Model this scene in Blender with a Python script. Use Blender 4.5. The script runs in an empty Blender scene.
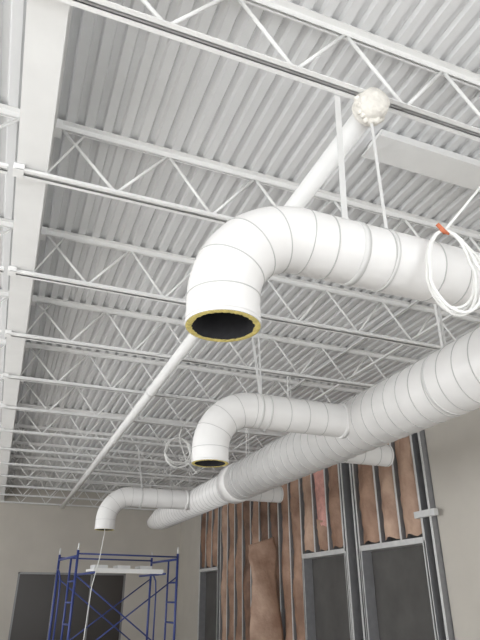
import bpy, math, random
from mathutils import Vector, Matrix
random.seed(7)
EYE=1.6
# ---------------------------------------------------------------- materials
def new_mat(name, col, rough=0.6, metal=0.0, noise=0.0, nscale=5.0, bump=0.0, bscale=60.0, col2=None, stretch=None, r0=0.3, r1=0.7):
    m=bpy.data.materials.new(name); m.use_nodes=True
    nt=m.node_tree; b=nt.nodes['Principled BSDF']
    b.inputs['Roughness'].default_value=rough; b.inputs['Metallic'].default_value=metal
    b.inputs['Base Color'].default_value=(*col,1)
    tc=nt.nodes.new('ShaderNodeTexCoord'); src=tc.outputs['Object']
    if stretch:
        mp=nt.nodes.new('ShaderNodeMapping'); mp.inputs['Scale'].default_value=stretch
        nt.links.new(src,mp.inputs['Vector']); src=mp.outputs['Vector']
    if noise>0 or col2:
        n=nt.nodes.new('ShaderNodeTexNoise'); n.inputs['Scale'].default_value=nscale; n.inputs['Detail'].default_value=6
        nt.links.new(src,n.inputs['Vector'])
        r=nt.nodes.new('ShaderNodeValToRGB')
        r.color_ramp.elements[0].position=r0; r.color_ramp.elements[1].position=r1
        c2=col2 if col2 else tuple(c*(1-noise) for c in col)
        r.color_ramp.elements[0].color=(*c2,1); r.color_ramp.elements[1].color=(*col,1)
        nt.links.new(n.outputs['Fac'],r.inputs['Fac']); nt.links.new(r.outputs['Color'],b.inputs['Base Color'])
    if bump>0:
        n2=nt.nodes.new('ShaderNodeTexNoise'); n2.inputs['Scale'].default_value=bscale; n2.inputs['Detail'].default_value=4
        nt.links.new(src,n2.inputs['Vector'])
        bp=nt.nodes.new('ShaderNodeBump'); bp.inputs['Strength'].default_value=bump; bp.inputs['Distance'].default_value=0.02
        nt.links.new(n2.outputs['Fac'],bp.inputs['Height']); nt.links.new(bp.outputs['Normal'],b.inputs['Normal'])
    return m
M_steel=new_mat('white_painted_steel',(0.86,0.86,0.85),0.5,noise=0.05,nscale=3)
M_deck=new_mat('painted_metal_deck',(0.745,0.75,0.755),0.5,noise=0.10,nscale=1.2)
M_duct=new_mat('white_duct_jacket',(0.81,0.80,0.79),0.33,noise=0.06,nscale=4,bump=0.15,bscale=9)
M_seam=new_mat('duct_seam_shaded',(0.50,0.50,0.49),0.5)  # greyer than the jacket: shading along the seam ridges put into the colour
M_strap=new_mat('strap',(0.66,0.66,0.65),0.5)
M_yel=new_mat('yellow_fiberglass',(0.84,0.70,0.24),0.95,noise=0.35,nscale=60,bump=0.6)
M_dark=new_mat('duct_liner',(0.03,0.03,0.035),0.8,noise=0.3,nscale=30)
M_beige=new_mat('beige_drywall',(0.585,0.55,0.495),0.85,noise=0.07,nscale=1.5)
M_grey=new_mat('grey_board_shaded',(0.12,0.115,0.11),0.85,noise=0.3,nscale=2)  # grey board with recess shade in its colour, so openings look deep
M_floor=new_mat('concrete',(0.62,0.605,0.58),0.7,noise=0.12,nscale=2,bump=0.1)
M_kraft=new_mat('kraft_paper',(0.45,0.285,0.20),0.6,bump=1.0,bscale=9,nscale=2.2,col2=(0.26,0.15,0.10),stretch=(1,1.3,1.0),r0=0.35,r1=0.65)
M_kraft2=new_mat('kraft_paper_light',(0.56,0.385,0.285),0.6,bump=1.0,bscale=9,nscale=2.2,col2=(0.36,0.225,0.16),stretch=(1,1.3,1.0),r0=0.35,r1=0.65)
M_kraft3=new_mat('kraft_paper_dark',(0.28,0.16,0.105),0.6,bump=1.0,bscale=9,nscale=2.2,col2=(0.13,0.07,0.045),stretch=(1,1.3,1.0),r0=0.35,r1=0.65)
M_pink=new_mat('pink_fiberglass',(0.82,0.45,0.39),0.95,bump=0.8,bscale=25,nscale=9,col2=(0.60,0.31,0.27))
M_galv=new_mat('galvanised_steel',(0.74,0.745,0.74),0.45,metal=0.25,noise=0.12,nscale=8)
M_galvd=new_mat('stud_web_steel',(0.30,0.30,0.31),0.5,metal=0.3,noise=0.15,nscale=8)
M_blue=new_mat('blue_scaffold_paint',(0.03,0.05,0.20),0.45)
M_plank=new_mat('plank_white',(0.8,0.8,0.78),0.6)
M_void=new_mat('dark_storefront_glass',(0.04,0.033,0.028),0.3)
M_cable=new_mat('white_cable',(0.82,0.82,0.80),0.5)
M_red=new_mat('orange_red_tape',(0.58,0.17,0.08),0.6)
M_foam=new_mat('foam_sealant',(0.84,0.81,0.75),0.9,noise=0.18,nscale=25,bump=0.5,bscale=40)
M_alu=new_mat('aluminium_frame',(0.25,0.25,0.25),0.4,metal=0.6)

# ---------------------------------------------------------------- builder
class B:
    def __init__(s): s.v=[]; s.f=[]; s.m=[]; s.sm=[]; s.mats=[]
    def mi(s,mat):
        if mat not in s.mats: s.mats.append(mat)
        return s.mats.index(mat)
    def add(s,vs,fs,mat,smooth=False):
        o=len(s.v); s.v+= [tuple(v) for v in vs]; i=s.mi(mat)
        for f in fs: s.f.append([o+k for k in f]); s.m.append(i); s.sm.append(smooth)
    def box(s,a,b,mat,M=None):
        (x0,y0,z0),(x1,y1,z1)=a,b
        vs=[Vector(p) for p in [(x0,y0,z0),(x1,y0,z0),(x1,y1,z0),(x0,y1,z0),(x0,y0,z1),(x1,y0,z1),(x1,y1,z1),(x0,y1,z1)]]
        if M: vs=[M@v for v in vs]
        s.add(vs,[(0,3,2,1),(4,5,6,7),(0,1,5,4),(1,2,6,5),(2,3,7,6),(3,0,4,7)],mat)
    def tube(s,path,r,mat,n=12,caps=True,closed=False,rs=None,smooth=True):
        P=[Vector(p) for p in path]; N=len(P); rings=[]
        ref=None
        for i in range(N):
            if closed: t=(P[(i+1)%N]-P[i-1])
            elif i==0: t=P[1]-P[0]
            elif i==N-1: t=P[-1]-P[-2]
            else: t=(P[i+1]-P[i]).normalized()+(P[i]-P[i-1]).normalized()
            t.normalize()
            if ref is None:
                ref=Vector((0,0,1)) if abs(t.z)<0.9 else Vector((1,0,0))
            u=(ref-t*ref.dot(t)).normalized(); ref=u; w=t.cross(u)
            rr=rs[i] if rs else r
            rings.append([P[i]+(u*math.cos(2*math.pi*k/n)+w*math.sin(2*math.pi*k/n))*rr for k in range(n)])
        vs=[v for R in rings for v in R]; fs=[]
        for i in range(N if closed else N-1):
            j=(i+1)%N
            for k in range(n):
                fs.append((i*n+k,i*n+(k+1)%n,j*n+(k+1)%n,j*n+k))
        if caps and not closed:
            fs.append(tuple(range(n))[::-1]); fs.append(tuple((N-1)*n+k for k in range(n)))
        s.add(vs,fs,mat,smooth)
    def annulus(s,c,ax,r0,r1,mat,n=40,jit=0.0):
        c=Vector(c); ax=Vector(ax).normalized()
        u=ax.orthogonal().normalized(); w=ax.cross(u); vs=[]
        for k in range(n):
            a=2*math.pi*k/n; d=u*math.cos(a)+w*math.sin(a)
            j=random.uniform(-jit,jit)
            vs+= [c+d*(r0+j), c+d*r1, c+d*(r0+r1)/2+ax*random.uniform(0.3,1)*(jit+0.003)]
        fs=[]
        for k in range(n):
            a=3*k; b=3*((k+1)%n)
            fs+= [(a,a+2,b+2,b),(a+2,a+1,b+1,b+2)]
        s.add(vs,fs,mat,True)
    def ring(s,c,ax,r,t,mat,n=40,wdt=0.012):
        c=Vector(c); ax=Vector(ax).normalized()
        s.tube([c-ax*wdt/2,c-ax*wdt/2*0.99,c+ax*wdt/2*0.99,c+ax*wdt/2],r,mat,n=n,caps=False,rs=[r-0.002,r+t,r+t,r-0.002])
    def obj(s,name,parent=None):
        me=bpy.data.meshes.new(name); me.from_pydata(s.v,[],s.f)
        for m in s.mats: me.materials.append(m)
        for p,i,sm in zip(me.polygons,s.m,s.sm): p.material_index=i; p.use_smooth=sm
        me.update(); o=bpy.data.objects.new(name,me); bpy.context.collection.objects.link(o)
        if parent: o.parent=parent
        return o
def U(h): return h+EYE

X0,X1,Y0,Y1=-7.0,6.5,-5.0,22.4
ZD=U(3.60)
# ---------------------------------------------------------------- ceiling deck
b=B()
pitch=0.152; d=0.036; xs=[]; x=X0-0.2
while x<X1+0.3:
    xs+= [(x,0),(x+0.070,0),(x+0.087,d),(x+0.135,d)]
    x+=pitch
vs=[];fs=[]
ys=[Y0-0.2,Y1+0.2]
for (px,pz) in xs:
    vs+= [(px,ys[0],ZD+pz),(px,ys[1],ZD+pz)]
for i in range(len(xs)-1): fs.append((2*i,2*i+1,2*i+3,2*i+2))
b.add(vs,fs,M_deck)
b.box((X0-0.2,Y0-0.2,ZD+0.06),(X1+0.3,Y1+0.2,ZD+0.2),M_deck)
b.obj('ceiling')
# ---------------------------------------------------------------- floor / walls
b=B(); b.box((X0-0.2,Y0-0.2,-0.2),(X1+0.3,Y1+0.2,0),M_floor); b.obj('floor')
b=B()
zt=ZD-0.001
b.box((X0,Y1,0),(0.73,Y1+0.2,zt),M_beige); b.box((4.4,Y1,0),(X1+0.2,Y1+0.2,zt),M_beige)
b.box((0.73,Y1,2.44),(4.4,Y1+0.2,zt),M_beige)
b.obj('wall_back')
b=B(); b.box((0.73,Y1+0.08,0),(4.4,Y1+0.18,2.44),M_void)
for xx in (0.73,1.95,3.17,4.34): b.box((xx,Y1+0.02,0),(xx+0.06,Y1+0.1,2.44),M_alu)
b.box((0.73,Y1+0.02,2.38),(4.4,Y1+0.1,2.44),M_alu)
b.obj('door_1')
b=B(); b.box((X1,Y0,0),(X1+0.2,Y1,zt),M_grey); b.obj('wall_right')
b=B(); b.box((X1-0.12,Y0,0),(X1-0.001,7.66,zt),M_beige); b.obj('drywall_sheet')
b=B(); b.box((X1-0.12,19.75,0),(X1-0.001,Y1,zt),M_beige); b.obj('drywall_sheet')
def windowed(name,axis,c,a0,a1,wins,z0,z1):
    b=B(); prev=a0
    def bx(p,q,za,zb,mat=M_beige,t=0.2):
        if axis=='x': b.box((c-t,p,za),(c,q,zb),mat)
        else: b.box((p,c-t,za),(q,c,zb),mat)
    for (p,q) in wins:
        bx(prev,p,0,zt); bx(p,q,0,z0); bx(p,q,z1,zt); prev=q
        n=max(1,int((q-p)/1.6))
        for i in range(n+1):
            m=p+(q-p)*i/n; bx(m-0.03,m+0.03,z0,z1,M_alu,0.08)
        bx(p,q,z0,z0+0.06,M_alu,0.08); bx(p,q,z1-0.06,z1,M_alu,0.08)
    bx(prev,a1,0,zt); b.obj(name)
windowed('wall_left','x',X0,Y0,Y1,[(-4.4,3.5),(5,12.5),(14,18.5)],0.3,3.9)
windowed('wall_front','y',Y0,X0,X1+0.2,[(-6.4,5.9)],0.15,4.2)

# ---------------------------------------------------------------- girder
b=B()
gx0,gx1=-0.36,-0.13; gz0,gz1=U(3.06),U(3.5)
b.box((gx0,Y0+0.02,gz0),(gx1,Y1-0.02,gz0+0.018),M_steel)
b.box((gx0,Y0+0.02,gz1-0.018),(gx1,Y1-0.02,gz1),M_steel)
gc=(gx0+gx1)/2
b.box((gc-0.006,Y0+0.02,gz0+0.018),(gc+0.006,Y1-0.02,gz1-0.018),M_steel)
b.obj('steel_girder')
# ---------------------------------------------------------------- joists
JX=X1-0.14
def joist(y):
    zb=U(3.0); ztp=ZD-0.001
    b=B()
    for (xa,xb,side) in ((-0.36,JX,1),(X0+0.02,-0.42,-1)):
        for sgn in (-1,1):
            g=0.010*sgn; w=0.050*sgn
            lo,hi=min(g,w),max(g,w); v0,v1=min(g,g+0.006*sgn),max(g,g+0.006*sgn)
            b.box((xa,y+lo,zb),(xb,y+hi,zb+0.006),M_steel)
            b.box((xa,y+v0,zb),(xb,y+v1,zb+0.05),M_steel)
            b.box((xa,y+lo*1.15,ztp-0.006),(xb,y+hi*1.15,ztp),M_steel)
            b.box((xa,y+v0,ztp-0.06),(xb,y+v1,ztp),M_steel)
        p=0.84
        if side==1:
            x=gx1+0.03; pts=[(x,ztp-0.03)]; x=0.42; up=False
            b.tube([(gx1-0.02,y,zb+0.03),(0.12,y,ztp-0.03)],0.010,M_steel,n=6)
            while x<xb-0.1:
                pts.append((x,ztp-0.03 if up else zb+0.025)); x+=p/2; up=not up
        else:
            x=gx0-0.03; pts=[(x,ztp-0.03)]; x=-0.9; up=False
            while x>xa+0.1:
                pts.append((x,ztp-0.03 if up else zb+0.025)); x-=p/2; up=not up
        for q,r in zip(pts[:-1],pts[1:]):
            b.tube([(q[0],y,q[1]),(r[0],y,r[1])],0.0135,M_steel,n=8)
    b.box((gx0-0.05,y-0.06,gz1),(gx1+0.05,y+0.06,ztp-0.006),M_steel)
    b.box((-0.38,y-0.05,zb-0.004),(-0.30,y+0.05,zb+0.055),M_steel)
    b.obj('bar_joist')
JY=[2.24+1.64*i for i in range(-4,13)]
for y in JY: joist(y)
for x in (4.6,-3.2):
    b=B()
    for z in (U(3.0)+0.056,ZD-0.075):
        b.box((x,JY[0],z),(x+0.03,JY[-1],z+0.005),M_steel); b.box((x,JY[0],z-0.0),(x+0.005,JY[-1],z+0.03),M_steel)
    b.obj('joist_bridging')
b=B()
b.box((2.45,2.93,ZD-0.10),(6.3,3.15,ZD-0.002),M_steel)
b.box((2.40,2.90,ZD-0.115),(6.3,3.18,ZD-0.10),M_steel)
b.obj('roof_opening_frame')
# ---------------------------------------------------------------- pipe
b=B()
px,pz=1.80,U(2.90)
b.tube([(px,2.2,pz),(px,21.5,pz)],0.072,M_steel,n=24)
for yy in (5.2,8.3,11.5,15): b.tube([(px,yy-0.05,pz),(px,yy+0.05,pz)],0.082,M_steel,n=24)
b.tube([(px,2.31,pz),(px,2.30,pz),(px,2.285,pz),(px,2.20,pz),(px,2.14,pz),(px,2.12,pz)],0.1,M_foam,n=24,rs=[0.073,0.095,0.108,0.108,0.09,0.03])
for k in range(20):
    a=2*math.pi*k/20; r=0.097+0.01*random.random()
    c=Vector((px+math.cos(a)*r,2.24+random.uniform(-0.03,0.03),pz+math.sin(a)*r)); q=0.018+0.01*random.random()
    b.tube([c+Vector((0,-q,0)),c+Vector((0,-q*0.7,0)),c,c+Vector((0,q*0.7,0)),c+Vector((0,q,0))],q,M_foam,n=8,rs=[q*0.2,q*0.75,q,q*0.75,q*0.2])
b.obj('sprinkler_main_pipe')
# ---------------------------------------------------------------- ducts
TX,TZ=3.6,U(1.79); TR=0.305
b=B()
b.tube([(TX,-1.5,TZ),(TX,9.1,TZ)],TR,M_duct,n=64)
b.tube([(TX,9.1,TZ),(TX,9.12,TZ),(TX,9.42,TZ),(TX,9.44,TZ)],TR,M_duct,n=64,rs=[TR,TR+0.02,TR+0.02,TR-0.03])
R2=0.26
b.tube([(TX,9.4,TZ),(TX,14.4,TZ),(TX,15.3,TZ)],R2,M_duct,n=64,rs=[R2,R2,R2*0.6])
def helix(y0,y1,r,p):
    n=int((y1-y0)/p*40); pts=[]
    for i in range(n+1):
        a=2*math.pi*i/40; pts.append((TX+r*math.cos(a),y0+p*i/40,TZ+r*math.sin(a)))
    b.tube(pts,0.006,M_seam,n=5)
helix(-1.4,9.05,TR,0.20); helix(9.5,14.4,R2,0.20)
b.obj('spiral_main_duct')

def elbow(name,Y,Xv,r,zc,zo,xr,seams,Rb=0.45):
    b=B(); path=[(xr,Y,zc)]
    cx=Xv+Rb; cz=zc-Rb
    path.append((cx,Y,zc))
    N=24
    for i in range(1,N): 
        a=math.pi/2*i/N; path.append((cx-Rb*math.sin(a),Y,cz+Rb*math.cos(a)))
    path.append((Xv,Y,cz)); path.append((Xv,Y,zo))
    b.tube(path,r,M_duct,n=64,caps=False)
    b.tube(path,r-0.030,M_dark,n=48,caps=False)
    b.annulus((Xv,Y,zo),(0,0,-1),r-0.032,r-0.002,M_yel,n=90,jit=0.004)
    b.ring((Xv,Y,zo+0.012),(0,0,1),r,0.003,M_duct,wdt=0.02)
    for i in range(0,5):
        a=math.pi/2*(i)/4
        c=(cx-Rb*math.sin(a),Y,cz+Rb*math.cos(a)); t=(-math.cos(a),0,-math.sin(a))
        b.ring(c,t,r,0.003,M_seam,n=64,wdt=0.005)
    for s in seams: b.ring((s,Y,zc),(1,0,0.06),r,0.0035,M_seam,n=64,wdt=0.007)
    b.ring((xr-TR*0.92,Y,zc),(1,0,0),r,0.012,M_duct,n=64,wdt=0.05)
    return b.obj(name)
elbow('elbow_branch_duct',2.33,0.83,0.183,U(1.78),U(1.18),3.6,[1.42,1.78,2.12,2.3,2.48,2.66,2.84,3.0])
elbow('elbow_branch_duct',5.35,1.79,0.183,TZ,U(1.20),3.6,[2.4,2.62,2.84,3.05])
elbow('elbow_branch_duct',11.4,1.77,0.183,TZ,U(1.17),3.6,[2.4,2.7,3.0])
def stub(Y):
    b=B(); r=0.15
    b.tube([(3.6,Y,TZ),(4.8,Y,TZ)],r,M_duct,n=48,caps=False)
    b.tube([(3.6,Y,TZ),(4.799,Y,TZ)],r-0.03,M_dark,n=48,caps=False)
    b.annulus((4.8,Y,TZ),(1,0,0),r-0.03,r,M_yel,n=60,jit=0.003)
    for s in (4.1,4.35,4.6,4.77): b.ring((s,Y,TZ),(1,0,0),r,0.0035,M_seam,n=48,wdt=0.008)
    b.obj('straight_branch_duct')
stub(6.6); stub(10.1)
# ---------------------------------------------------------------- straps
def strap_x(x,Y,r,z,ytop,ztop,w=0.03,side=-1,xt=None):
    b=B(); n=40; R=r+0.005
    xt=x if xt is None else xt
    b.ring((x,Y,z),(1,0,0),r,0.004,M_strap,n=64,wdt=w)
    a=math.radians(60); p=Vector((x,Y+side*R*math.cos(a)*1.0,z+R*math.sin(a)))
    q=Vector((xt,ytop,ztop))
    vs=[p+Vector((-w/2,0,-0.02)),p+Vector((w/2,0,-0.02)),q+Vector((w/2,0,0)),q+Vector((-w/2,0,0))]
    vs+= [v+Vector((0,0.003,0.0)) for v in vs]
    b.add(vs,[(0,1,2,3),(4,7,6,5),(0,3,7,4),(1,5,6,2),(3,2,6,7),(0,4,5,1)],M_strap)
    b.obj('duct_hanger_strap')
def strap_y(y,r,ztop,w=0.03):
    b=B(); b.ring((TX,y,TZ),(0,1,0),r,0.004,M_strap,n=64,wdt=w)
    for s in (-1,1):
        b.box((TX+s*0.02-0.002,y-w/2,TZ+r-0.002),(TX+s*0.02+0.002,y+w/2,ztop),M_strap)
    b.obj('duct_hanger_strap')
zc_=U(3.0)
strap_x(1.80,2.33,0.183,U(1.78),2.24,zc_,0.022)
strap_x(1.60,2.33,0.183,U(1.78),2.30,zc_,0.042,side=0.3)
strap_x(2.30,5.35,0.183,TZ,5.52,zc_,0.03)
strap_x(2.40,5.35,0.183,TZ,5.52,zc_,0.02,side=1)
strap_x(2.4,11.4,0.183,TZ,12.08,zc_,0.03)
for y in (3.88,7.16,8.8,12.08,13.7): strap_y(y,TR if y<9 else R2,zc_)
# ---------------------------------------------------------------- cables
def cable(name,loops,r=0.009,extra=None):
    b=B()
    for L in loops: b.tube(L,r,M_cable,n=8)
    if extra: extra(b)
    return b.obj(name)
def coil(c,rx,rz,n,yaw,drop=0.0,jit=0.02):
    pts=[]; u=Vector((math.cos(yaw),math.sin(yaw),0)); w=Vector((-math.sin(yaw),math.cos(yaw),0))
    for k in range(n):
        jx=random.uniform(1-jit*4,1+jit*4); jz=random.uniform(1-jit*3,1+jit*3); o=random.uniform(-jit,jit)
        for i in range(28):
            a=math.pi/2+2*math.pi*i/28
            s=1+ (0.0 if math.sin(a)>0 else 0.12)
            pts.append(Vector(c)+Vector((0,0,rz))+u*(math.cos(a)*rx*jx*s)+Vector((0,0,1))*((math.sin(a)-1)*rz*jz)+w*o*(1-math.sin(a)))
    return pts
c=(2.06,2.06,U(1.63))
lp=coil(c,0.125,0.25,4,-0.35,jit=0.03)
top=lp[0]
def ex(b):
    b.tube([top+Vector((-0.045,0,0.035)),top+Vector((0.005,0,-0.015))],0.014,M_red,n=10,rs=[0.012,0.014])
    b.tube([top+Vector((-0.03,0,0.0)),top+Vector((0.03,0,-0.01))],0.012,M_red,n=8)
cable('coiled_cable',[lp,[top,(2.62,2.2,U(2.5)),(3.0,2.28,zc_)],[top,top+Vector((0.1,0.0,-0.03)),top+Vector((0.2,0.0,-0.12)),top+Vector((0.26,0.0,-0.26)),top+Vector((0.20,0,-0.42)),top+Vector((0.08,0,-0.48))]],0.0085,ex)
c2=(2.84,10.38,U(2.5)); lp2=coil(c2,0.24,0.26,4,0.1,jit=0.03)
cable('coiled_cable',[lp2,[lp2[0],(2.9,10.42,zc_+0.02)],[lp2[0],(3.0,10.4,U(2.35)),(3.2,10.3,U(2.1))]],0.011)
pts=[(1.77,11.4,U(1.4)),(1.77,11.38,U(1.1)),(1.72,11.3,U(0.7)),(1.62,11.25,U(0.2)),(1.56,11.2,0.8),(1.55,11.2,0.02)]
cable('hanging_power_cord',[pts],0.007)
# ---------------------------------------------------------------- stud wall
wx=6.30; zh=2.45
b=B()
def stud(y,z0,z1,w=0.04):
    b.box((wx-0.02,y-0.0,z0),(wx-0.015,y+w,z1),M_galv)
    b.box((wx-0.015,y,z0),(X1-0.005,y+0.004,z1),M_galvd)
opens=[(7.95,9.80),(10.35,12.15),(17.8,19.55)]
ysd=[7.68,7.90,8.5,9.1,9.80,9.9,10.25,10.35,10.95,11.55,12.15,12.75,13.35,13.95,14.55,15.15,15.75,16.35,16.95,17.55,17.8,18.4,19.0,19.6]
for y in ysd:
    lo=0
    for (p,q) in opens:
        if p+0.01<y<q-0.01: lo=zh
    stud(y,lo,zt-0.1,0.05)
for (p,q) in opens:
    b.box((wx-0.03,p,zh-0.04),(X1-0.005,q,zh+0.05),M_galv)
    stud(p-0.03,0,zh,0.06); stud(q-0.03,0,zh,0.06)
b.box((wx-0.02,7.9,0),(X1-0.005,8.15,0.03),M_galv)
b.box((wx-0.03,7.9,zt-0.14),(X1-0.005,19.7,zt-0.1),M_galv)
b.box((wx-0.10,7.50,2.78),(wx-0.02,8.0,2.88),M_galv)
b.obj('metal_stud_framing')
def batt(b,y0,y1,z0,z1,mat):
    ny,nz=10,max(8,int((z1-z0)/0.10)); vs=[];fs=[]
    ph=random.random()*9; tw=random.uniform(0.01,0.045); w1=random.uniform(0.5,1.3)
    for j in range(nz+1):
        zz=z0+(z1-z0)*j/nz
        e0=tw*math.sin(ph+zz*w1*2)+random.uniform(-0.012,0.012); e1=tw*math.cos(ph*2+zz*w1*1.6)+random.uniform(-0.012,0.012)
        for i in range(ny+1):
            t=i/ny; s=math.sin(math.pi*t)
            x=wx+0.05-0.08*s-0.04*math.sin(ph+zz*3.1+2.5*t)*s-0.03*abs(math.sin(ph+zz*7+6*t))*s+random.uniform(-0.014,0.014)
            a0=y0+abs(e0); a1=y1-abs(e1)
            vs.append((x,a0+(a1-a0)*t,zz+(0.025*math.sin(t*9+ph) if j in(0,nz) else 0)))
    for j in range(nz):
        for i in range(ny):
            k=j*(ny+1)+i; fs.append((k,k+ny+1,k+ny+2,k+1))
    b.add(vs,fs,mat,True)
b=B()
for a_,c_ in zip(ysd[:-1],ysd[1:]):
    if c_-a_<0.3: continue
    if 9.7<a_<10.3: continue
    mid=(a_+c_)/2; lo=0.05
    for (p,q) in opens:
        if p<mid<q: lo=zh+0.08
    mat=random.choice([M_kraft,M_kraft,M_kraft2,M_kraft3] if mid>12.2 else [M_kraft2,M_kraft])
    if abs(a_-10.95)<0.01:
        batt(b,a_+0.06,c_-0.02,lo+0.45,zt-0.2,M_pink); batt(b,a_+0.1,c_-0.06,lo,lo+0.6,M_kraft); continue
    batt(b,a_+0.06+random.uniform(0,0.02),c_-random.uniform(0.01,0.04),lo+random.uniform(0,0.03),zt-0.2,mat)
b.obj('insulation_batts')
# loose batt
b=B(); vs=[];fs=[]; ny,nz=10,24
for j in range(nz+1):
    t=j/nz; z=0.02+2.85*t
    wdt=0.35+0.025*math.sin(t*7)+0.02*random.random()-(0.05 if t>0.95 else 0)
    cx_=5.78+0.10*math.sin(t*2.2)
    for i in range(ny+1):
        s=i/ny*2-1
        vs.append((cx_+s*wdt,13.0+0.35*t+0.12*s*s+0.06*math.sin(t*9+s*2)+random.uniform(-0.02,0.02),z+0.1*s*t))
for j in range(nz):
    for i in range(ny):
        k=j*(ny+1)+i; fs.append((k,k+1,k+ny+2,k+ny+1))
b.add(vs,fs,M_kraft2,True); o=b.obj('loose_insulation_batt')
m=o.modifiers.new('th','SOLIDIFY'); m.thickness=0.06
# ---------------------------------------------------------------- scaffold
def scaffold():
    root=bpy.data.objects.new('scaffold',None); bpy.context.collection.objects.link(root)
    b=B(); L=2.0; W=1.4; Ht=2.42; r=0.024
    for x in (0,L):
        for y in (0,W):
            b.tube([(x,y,0.02),(x,y,Ht)],r,M_blue,n=10)
            b.tube([(x,y,0.0),(x,y,0.03)],0.06,M_blue,n=12)
            b.tube([(x,y,Ht),(x,y,Ht+0.12)],0.015,M_galv,n=8)
        for z in (0.5,0.85,1.2,1.55,1.9): b.tube([(x,0,z),(x,0.45,z)],0.017,M_blue,n=8)
        b.tube([(x,0.45,0.3),(x,0.45,2.3)],0.02,M_blue,n=8)
        b.tube([(x,W-0.35,0.3),(x,W-0.35,1.7),(x,W-0.3,1.95),(x,W-0.12,2.1),(x,W,2.15)],0.017,M_blue,n=8)
        b.tube([(x,0,2.32),(x,W,2.32)],0.022,M_blue,n=8); b.tube([(x,0,0.3),(x,W,0.3)],0.02,M_blue,n=8)
    for y in (0,W):
        b.tube([(0,y,0.6),(L,y,2.0)],0.013,M_blue,n=8); b.tube([(0,y,2.0),(L,y,0.6)],0.013,M_blue,n=8)
        b.tube([(0,y,2.36),(L,y,2.36)],0.015,M_blue,n=8)
    b.obj('frame',root)
    p=B(); p.box((0.35,0.15,2.08),(L-0.25,0.6,2.12),M_plank)
    p.box((0.35,0.1,2.05),(L-0.25,0.14,2.13),M_plank)
    for x in (0.4,0.85,1.3): p.box((x,0.2,2.12),(x+0.25,0.5,2.19),M_galv)
    for x in (0.35,L-0.25): p.tube([(x,0,2.05),(x,W,2.05)],0.02,M_blue,n=8)
    p.obj('plank',root)
    root.location=(1.36,11.6,0); root.rotation_euler=(0,0,math.radians(8))
scaffold()
# ---------------------------------------------------------------- light
w=bpy.data.worlds.new('World'); bpy.context.scene.world=w; w.use_nodes=True
bg=w.node_tree.nodes['Background']; bg.inputs['Color'].default_value=(0.96,0.975,0.99,1); bg.inputs['Strength'].default_value=4.2
def portal(loc,rot,sx,sy):
    l=bpy.data.lights.new('window_portal','AREA'); l.shape='RECTANGLE'; l.size=sx; l.size_y=sy; l.cycles.is_portal=True
    o=bpy.data.objects.new('window_portal',l); o.location=loc; o.rotation_euler=rot; bpy.context.collection.objects.link(o)
portal((-0.25,Y0-0.25,2.2),(math.radians(90),0,0),12.3,4.1)
for (p,q) in [(-4.4,3.5),(5,12.5),(14,18.5)]:
    portal((X0-0.25,(p+q)/2,2.1),(math.radians(90),0,math.radians(-90)),q-p,3.6)
l=bpy.data.lights.new('sun','SUN'); l.energy=9; l.angle=math.radians(2); l.color=(1,0.97,0.93)
o=bpy.data.objects.new('sun',l); o.location=(-20,0,20); bpy.context.collection.objects.link(o)
dv=Vector((math.cos(math.radians(42)),0.12,-math.sin(math.radians(42)))); o.rotation_euler=dv.to_track_quat('-Z','Y').to_euler()
# ---------------------------------------------------------------- camera
cam=bpy.data.cameras.new('Camera'); co=bpy.data.objects.new('Camera',cam); bpy.context.collection.objects.link(co)
f=568.0; cam.sensor_fit='VERTICAL'; cam.sensor_height=24.0; cam.lens=24.0*f/640.0
pit=math.radians(26.2); yaw=math.radians(21.5)
fw=Vector((math.sin(yaw)*math.cos(pit),math.cos(yaw)*math.cos(pit),math.sin(pit)))
co.rotation_euler=fw.to_track_quat('-Z','Y').to_euler(); co.location=(0,0,EYE); cam.clip_start=0.05
bpy.context.scene.camera=co
vsn=bpy.context.scene.view_settings; vsn.view_transform='Standard'; vsn.exposure=0.0
